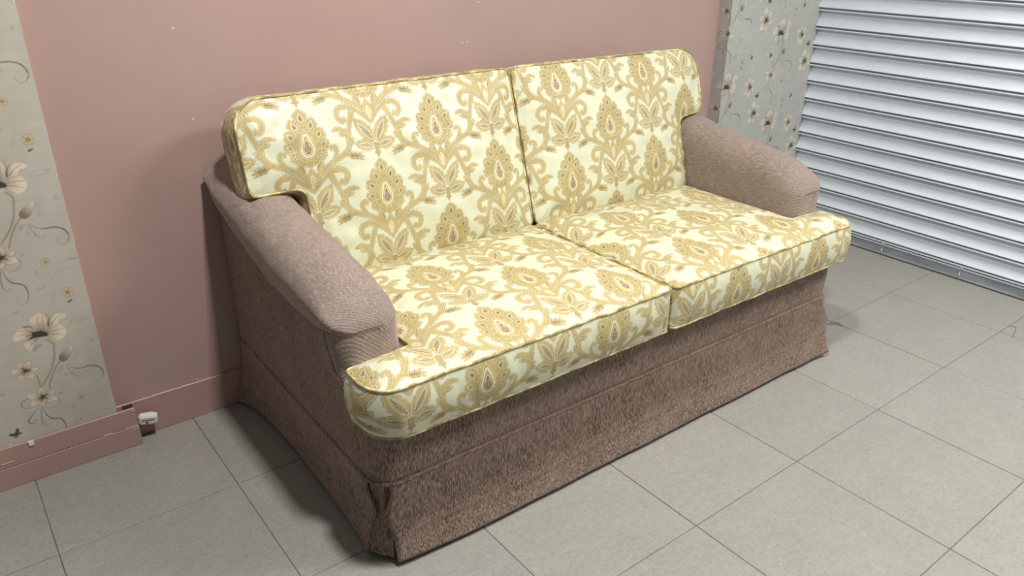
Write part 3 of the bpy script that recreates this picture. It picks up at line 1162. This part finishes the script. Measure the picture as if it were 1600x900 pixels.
    fp = sobj('front_panel', P, grid_faces(26, nz, flip=True), 'ribbed_chenille', arm, mirror)
    # seam between side and front panel, and the welt that closes the roll over the front panel
    e = np.array([(XS + 0.004 - flare(z), np.interp(z, [0.40, 0.46, 0.52, 0.62], [1.388, 1.435, 1.478, 1.490]), z) for z in np.linspace(0.40, 0.605, 24)])
    v, f = tube(e, 0.0022, 6)
    sobj('seam', v, f, 'chenille', arm, mirror)
    top = P[:, -1].copy()
    top[:, 1] -= 0.001
    top[:, 2] = 0.612 + 0.006 * np.sin(np.linspace(0, 3.14, 26))
    v, f = tube(top[:19], np.linspace(0.0034, 0.0012, 19), 6)
    sobj('seam', v, f, 'chenille', arm, mirror)
    # rear of the arm closed by cloth
    back = V[-1]
    c = back.mean(0)
    vv = np.vstack([back, [(XS + 0.16, back[0, 1], 0.41)], [(XS + 0.006, back[0, 1], 0.41)]])
    sobj('rear_panel', vv, [tuple(range(len(vv)))[::-1]], 'chenille', arm, mirror, smooth=False)
    return arm


build_arm(False)
build_arm(True)

# skirt -------------------------------------------------------------
HEM = 0.012


def skirt_sheet(name, top, bot, nz, parent, mirror=False, thick=0.006, wave=0.003, seed=1, edge=None, belly=0.0, normal=(0, -1)):
    """cloth between a top polyline and a hem polyline (both n x 3), with folds; given real thickness"""
    n = len(top)
    P = np.zeros((n, nz, 3))
    T = np.linspace(0, 1, nz)
    s = np.r_[0, np.cumsum(np.linalg.norm(np.diff(bot, axis=0), axis=1))]
    fold = smooth_noise(s, s * 0, 0.22, seed) * wave + smooth_noise(s, s * 0, 0.5, seed + 3) * wave * 1.2
    for j, t in enumerate(T):
        e = t ** 1.4
        P[:, j] = top + (bot - top) * np.array([e, e, t])
        off = fold * t ** 1.6 - belly * math.sin(math.pi * t)
        P[:, j, 0] += normal[0] * off
        P[:, j, 1] += normal[1] * off
        if edge is not None:
            P[:, j] += edge(t)
        # horizontal crease left by folding
        cr = 0.0022 * np.exp(-((t - 0.66 + 0.04 * smooth_noise(s, s * 0, 0.6, seed + 8)) / 0.02) ** 2)
        P[:, j, 0] += normal[0] * cr
        P[:, j, 1] += normal[1] * cr
    nb = np.array([normal[0], normal[1], 0.0])
    Q = P - nb * thick
    V = np.concatenate([P.reshape(-1, 3), Q.reshape(-1, 3)])
    F1 = grid_faces(n, nz, flip=True)
    F2 = grid_faces(n, nz) + n * nz
    idx = np.arange(n * nz).reshape(n, nz)
    rim = np.concatenate([idx[:, 0], idx[-1, 1:], idx[-2::-1, -1], idx[0, -2:0:-1]])
    r2 = np.roll(rim, -1)
    F3 = np.stack([rim, r2, r2 + n * nz, rim + n * nz], 1)
    return sobj(name, V, np.concatenate([F1, F2, F3]), 'chenille', parent, mirror)




def pinch(t):
    return 0.015 * math.exp(-((t - 0.42) / 0.16) ** 2) - 0.004 * math.exp(-((t - 0.12) / 0.1) ** 2)


# front skirt: edges open, pinch, then splay at the corner pleats
n = 150
sx = np.linspace(0, 1, n)
xt = 0.672 + (2 * CX - 2 * 0.672) * sx
xb = 0.676 + (2 * CX - 2 * 0.676 + 0.036) * sx
cl, crr = np.exp(-sx / 0.06), np.exp(-(1 - sx) / 0.05)
top = np.stack([xt, np.full(n, 1.322) + 0.004 * cl, np.full(n, 0.246)], 1)
bot = np.stack([xb, 1.296 + 0.014 * cl - 0.012 * crr, HEM + 0.006 * cl + 0.010 * crr], 1)
skirt_f = skirt_sheet('skirt_front', top, bot, 40, sofa, wave=0.0010, seed=4, belly=0.006, edge=lambda t: (pinch(t) * (np.exp(-sx / 0.02) - np.exp(-(1 - sx) / 0.02)))[:, None] * np.array([-1.0, 0.25, 0]))
# side skirts
n = 90
sy = np.linspace(0, 1, n)
for mir in (False, True):
    yt = 2.262 + (1.384 - 2.262) * sy
    yb_ = 2.285 + (1.392 - 2.285) * sy
    cb, cf = np.exp(-sy / 0.10), np.exp(-(1 - sy) / 0.10)
    xside = 0.646 - 0.046 * cb - 0.016 * cf
    if mir:
        xside = 0.640 - 0.010 * cb - 0.026 * cf
    top = np.stack([np.full(n, XS - 0.001), yt, np.full(n, 0.246)], 1)
    bot = np.stack([xside, yb_, HEM + 0.016 * np.sin(sy * np.pi)], 1)
    skirt_sheet('skirt_side', top, bot, 36, sofa, mirror=mir, wave=0.0010, seed=9 + mir, belly=0.010, normal=(-1, 0), edge=lambda t: (pinch(t) * np.exp(-(1 - sy) / 0.04))[:, None] * np.array([0.25, -1.0, 0]))
    # pleat insert set back in the corner
    m_ = 16
    s_ = np.linspace(0, 1, m_)
    top = np.stack([XS + 0.010 + 0.040 * s_, 1.392 - 0.050 * s_, np.full(m_, 0.246)], 1)
    bot = np.stack([XS - 0.008 + 0.042 * s_, 1.396 - 0.062 * s_ + 0.004 * np.sin(s_ * 9), np.full(m_, 0.016)], 1)
    nrm = (-0.72, -0.69)
    skirt_sheet('pleat_insert', top, bot, 24, sofa, mirror=mir, wave=0.001, seed=20 + mir, belly=0.006, normal=nrm)

# ------------------------------------------------------------------ cushions


def round_poly(pts, step=0.004):
    """pts: (x, y, r) corners, counter-clockwise"""
    out = []
    m = len(pts)
    for i in range(m):
        p0 = np.array(pts[i - 1][:2]); p1 = np.array(pts[i][:2]); p2 = np.array(pts[(i + 1) % m][:2])
        r = pts[i][2]
        a = (p0 - p1) / np.linalg.norm(p0 - p1)
        b = (p2 - p1) / np.linalg.norm(p2 - p1)
        ang = math.acos(np.clip(a @ b, -1, 1))
        d = r / math.tan(ang / 2)
        q0, q2 = p1 + a * d, p1 + b * d
        for t in np.linspace(0, 1, 14):
            # circular-ish blend (rational quadratic)
            w = math.sin(ang / 2)
            wt = np.array([(1 - t) ** 2, 2 * t * (1 - t) * w, t ** 2])
            out.append((wt[0] * q0 + wt[1] * p1 + wt[2] * q2) / wt.sum())
    return resample(np.array(out), step, True)[0]


def build_cushion(name, outline, thick, crown, frame3d, pat_top, pat_side, label, group, cat, step=0.0023, seed=0, dense=None):
    """outline: 2D polygon (CCW), frame3d(a, b, h) -> 3D with h the height off the lower face"""
    P = round_poly(outline)
    lo, hi = P.min(0), P.max(0)
    xs = np.arange(lo[0] - step, hi[0] + 2 * step, step)
    ys_ = np.arange(lo[1] - step, hi[1] + 2 * step, step)
    X, Y = np.meshgrid(xs, ys_, indexing='ij')
    # coarse distance field, refined near the edge
    cs = 4
    Xc, Yc = np.meshgrid(xs[::cs], ys_[::cs], indexing='ij')
    Dc = poly_sdf(P[::2], Xc, Yc)
    fi = np.clip((np.arange(len(xs))) / cs, 0, Dc.shape[0] - 1.001)
    fj = np.clip((np.arange(len(ys_))) / cs, 0, Dc.shape[1] - 1.001)
    i0, j0 = fi.astype(int), fj.astype(int)
    a, b = (fi - i0)[:, None], (fj - j0)[None]
    D = (Dc[np.ix_(i0, j0)] * (1 - a) * (1 - b) + Dc[np.ix_(i0 + 1, j0)] * a * (1 - b) + Dc[np.ix_(i0, j0 + 1)] * (1 - a) * b + Dc[np.ix_(i0 + 1, j0 + 1)] * a * b)
    near = np.abs(D) < 0.02
    D[near] = poly_sdf(P, X[near], Y[near])
    nx, ny = X.shape
    inside = D < 0.0004
    cell = (inside[:-1, :-1].astype(int) + inside[1:, :-1] + inside[1:, 1:] + inside[:-1, 1:]) >= 3
    used = np.zeros_like(inside)
    used[:-1, :-1] |= cell; used[1:, :-1] |= cell; used[1:, 1:] |= cell; used[:-1, 1:] |= cell
    # snap rim vertices to the outline
    rim = used & (D > -step * 0.6)
    ri = np.argwhere(rim)
    pts = np.stack([X[rim], Y[rim]], 1)
    Pd = resample(P, 0.001, True)[0]
    for k in range(0, len(pts), 400):
        d2 = ((pts[k:k + 400, None] - Pd[None]) ** 2).sum(-1)
        pts[k:k + 400] = Pd[d2.argmin(1)]
    X[rim], Y[rim] = pts[:, 0], pts[:, 1]
    dd = np.clip(-D, 0, None)
    dd[rim] = 0
    h = thick + crown * (1 - np.exp(-dd / 0.055)) * (0.75 + 0.25 * np.clip(dd / 0.2, 0, 1))
    # cloth: broad dents, and short puckers running in from the seam
    h = h + 0.0030 * smooth_noise(X, Y, 0.28, seed) * np.clip(dd / 0.06, 0, 1)
    h = h + 0.0012 * smooth_noise(X, Y, 0.075, seed + 1) * np.clip(dd / 0.03, 0, 1)
    pk = smooth_noise(X, Y * 0.15, 0.05, seed + 2) * 0.0016 * np.exp(-dd / 0.05) * np.clip(dd / 0.008, 0, 1)
    h = h + pk
    idx = -np.ones(nx * ny, int)
    um = used.ravel()
    idx[um] = np.arange(um.sum())
    I, J = np.nonzero(cell)
    F = np.stack([I * ny + J, (I + 1) * ny + J, (I + 1) * ny + J + 1, I * ny + J + 1], 1)
    F = idx[F]
    Xu, Yu, Hu = X.ravel()[um], Y.ravel()[um], h.ravel()[um]
    V = frame3d(Xu, Yu, Hu)
    C = damask(*pat_top(Xu, Yu))
    body = obj(name, V, F, 'damask_fabric', origin=SO, rz=SRZ, colours=C)
    tag(body, label, cat, group)
    # boxing strip; fine where it shows, coarser elsewhere
    Pf = resample(P, step, True)[0]
    Pc = Pf
    if dense is not None:
        dm = dense(Pf)
        keep = dm | (np.arange(len(Pf)) % 5 == 0)
        Pc = Pf[keep]
    m = len(Pc)
    Tn = np.roll(Pc, -1, 0) - np.roll(Pc, 1, 0)
    Tn /= np.linalg.norm(Tn, axis=1)[:, None]
    nrm = np.stack([Tn[:, 1], -Tn[:, 0]], 1)
    nt_ = int(round(thick / step)) + 1
    t = np.linspace(0, 1, nt_)
    s = np.r_[0, np.cumsum(np.linalg.norm(np.diff(Pc, axis=0), axis=1))]
    bul = 0.012 * (4 * t * (1 - t))[None] * np.clip(np.abs(Pc[:, 0] - CX) / 0.08, 0.15, 1)[:, None] + 0.0012 * smooth_noise(np.repeat(s[:, None], nt_, 1), 0.2 * t[None] * thick + 0 * s[:, None], 0.045, seed + 6) * (4 * t * (1 - t))[None]
    A = Pc[:, None, 0] + nrm[:, None, 0] * bul
    B = Pc[:, None, 1] + nrm[:, None, 1] * bul
    Hh = np.repeat((t * thick)[None], m, 0)
    V = frame3d(A.ravel(), B.ravel(), Hh.ravel())
    C = damask(*pat_side(np.repeat(Pc[:, 0][:, None], nt_, 1).ravel(), np.repeat(Pc[:, 1][:, None], nt_, 1).ravel(), np.repeat(s[:, None], nt_, 1).ravel(), Hh.ravel()))
    obj('boxing', V, grid_faces(m, nt_, wrap_u=True), 'damask_fabric', body, origin=SO, colours=C)
    # under side
    Pu = resample(P, 0.02, True)[0]
    V = frame3d(Pu[:, 0], Pu[:, 1], np.zeros(len(Pu)))
    C = np.tile(np.array(CREAM), (len(Pu), 1))
    obj('underside', V, [tuple(range(len(Pu)))[::-1]], 'damask_fabric', body, origin=SO, colours=C, smooth=False)
    Pp = resample(P, 0.006, True)[0]
    for hh in (thick + 0.0005, 0.001):
        wob = 0.0012 * smooth_noise(np.arange(len(Pp)) * 0.006, np.zeros(len(Pp)), 0.12, seed + int(hh * 100))
        v, f = tube(frame3d(Pp[:, 0], Pp[:, 1], hh + wob), 0.0036, 7, closed=True)
        obj('piping', v, f, 'damask_piping', body, origin=SO)
    return body


def mir_outline(O):
    return [(2 * CX - x, y, r) for x, y, r in O][::-1]


SEAT_Z, SEAT_T = 0.408, 0.130
seat_l = [(0.632, 1.272, 0.085), (1.559, 1.272, 0.020), (1.559, 1.914, 0.02), (0.806, 1.914, 0.02), (0.806, 1.426, 0.012), (0.632, 1.426, 0.016)]
seat_r = mir_outline(seat_l)


def seat_frame(a, b, h):
    # front edge bows down a touch at the outer ends
    drop = -0.006 * np.clip((np.abs(a - CX) - 0.75) / 0.18, 0, 1) ** 2
    return np.stack([a, b, SEAT_Z + h + drop * np.clip(h / SEAT_T, 0, 1)], 1)


for nm, ol, um, vm, us_, vs_, lab, sd in (
        ('l', seat_l, 1.02, 1.365, 0.915, 0.505, 'cream and gold damask seat cushion beside the sofa arm nearest the pink wall shadow', 31),
        ('r', seat_r, 1.78, 1.400, 1.840, 0.475, 'cream and gold damask seat cushion at the sofa end near the roller shutter', 47)):
    lab = 'nearer damask seat cushion of the sofa, at the left arm' if nm == 'l' else 'farther damask seat cushion of the sofa, on the roller shutter side'
    build_cushion('seat_cushion', ol, SEAT_T, 0.040, seat_frame,
                  lambda x, y, um=um, vm=vm: (x - um, y - vm),
                  lambda x, y, s, h, us_=us_, vs_=vs_: (np.where(y < 1.36, x, np.where(np.abs(x - CX) > 0.5, x - np.sign(x - CX) * -1 * (y - 1.36), x)) - us_, SEAT_Z + h - vs_),
                  lab, 'loose seat cushions on the sofa', 'cushion', seed=sd, dense=lambda P: P[:, 1] < 1.44)

# back cushions: local a = x, b = height along the cushion, h = off the rear face, toward the room
BT = 0.130
BZ0, BY0 = 0.540, 1.905      # lower front edge
SL = 0.30
nb = np.array([0, -1.0, SL]) / math.hypot(1, SL)      # toward the room, tilted up
ub = np.array([0, SL, 1.0]) / math.hypot(1, SL)


def back_frame(a, b, h):
    V = np.zeros((len(a), 3))
    V[:, 0] = a
    V[:, 1] = BY0 + ub[1] * b + nb[1] * (h - BT)
    V[:, 2] = BZ0 + ub[2] * b + nb[2] * (h - BT)
    return V


TOPB = 0.520
back_l = [(0.806, 0.0, 0.02), (1.559, 0.0, 0.022), (1.559, TOPB, 0.024), (0.652, TOPB - 0.004, 0.080), (0.652, 0.262, 0.014), (0.806, 0.262, 0.03)]
back_r = mir_outline([(0.806, 0.0, 0.02), (1.559, 0.0, 0.022), (1.559, TOPB, 0.024), (0.664, TOPB - 0.006, 0.085), (0.664, 0.275, 0.045), (0.800, 0.262, 0.03)])
for nm, ol, um, vm, lab, sd in (
        ('l', back_l, 1.03, 0.227, 'nearer damask back cushion of the sofa, its ear over the left arm', 61),
        ('r', back_r, 1.94, 0.307, 'farther damask back cushion of the sofa, its ear over the arm by the roller shutter', 83)):
    build_cushion('back_cushion', ol, BT, 0.036, back_frame,
                  lambda x, y, um=um, vm=vm: (x - um, y - vm),
                  lambda x, y, s, h, um=um: (np.where(y > TOPB - 0.03, x - um, x - um + (BT - h) * np.sign(x - CX)), np.where(y > TOPB - 0.03, y - 0.2 + BT - h, y - 0.1)),
                  lab, 'loose back cushions on the sofa', 'cushion', seed=sd,
                  dense=lambda P: (P[:, 1] > 0.2) & ((P[:, 1] > TOPB - 0.09) | (np.abs(P[:, 0] - CX) > 0.70)))

# ------------------------------------------------------------------ small things
pl = bpy.data.objects.new('cable_connector', None)
COL.objects.link(pl)
pl.location = (0.330, 2.262, 0.071)
pl.rotation_euler = (R(8), R(6), R(-12))
tag(pl, 'chipped white plastic cable connector sticking out behind the end of the pink skirting board', 'connector')
# body: tapered block
pv = []
for x, hy, hz in ((-0.026, 0.009, 0.011), (-0.020, 0.012, 0.016), (0.012, 0.013, 0.017), (0.026, 0.011, 0.013), (0.028, 0.009, 0.010)):
    ring = [(x, -hy, -hz * 0.7), (x, -hy * 0.7, -hz), (x, hy * 0.7, -hz), (x, hy, -hz * 0.7), (x, hy, hz * 0.7), (x, hy * 0.7, hz), (x, -hy * 0.7, hz), (x, -hy, hz * 0.7)]
    pv += ring
pf = []
for i in range(4):
    for j in range(8):
        pf.append((i * 8 + j, i * 8 + (j + 1) % 8, (i + 1) * 8 + (j + 1) % 8, (i + 1) * 8 + j))
pf += [tuple(range(8))[::-1], tuple(range(32, 40))]
body = obj('body', pv, [f[::-1] for f in pf], 'white_plastic', pl, smooth=False)
v, f = box_vf(-0.016, 0.018, -0.0140, -0.0115, 0.003, 0.0045)
obj('parting_line', v, f, 'dark_plastic', body, smooth=False)
v, f = box_vf(-0.006, 0.001, -0.0145, -0.012, -0.008, -0.004)
obj('slot', v, f, 'dark_plastic', body, smooth=False)
v, f = tube([(-0.024, 0.0, 0.0), (-0.036, 0.004, 0.003), (-0.05, 0.014, 0.004), (-0.07, 0.016, 0.0)], 0.004, 8)
obj('cable', v, f, 'dark_plastic', pl)

# loose dark thread on the floor tiles near the shutter
th = catmull([(3.293, 0.972, 0.0008), (3.312, 0.960, 0.0009), (3.30, 0.945, 0.0009), (3.255, 0.933, 0.0008), (3.211, 0.922, 0.0008)], 6)
v, f = tube(th - np.array([3.26, 0.945, 0.0]), 0.0008, 5)
t_o = obj('thread', v, f, 'thread')
t_o.location = (3.26, 0.945, 0.0)
tag(t_o, 'thin dark curled thread lying on the floor tiles near the shutter', 'thread')
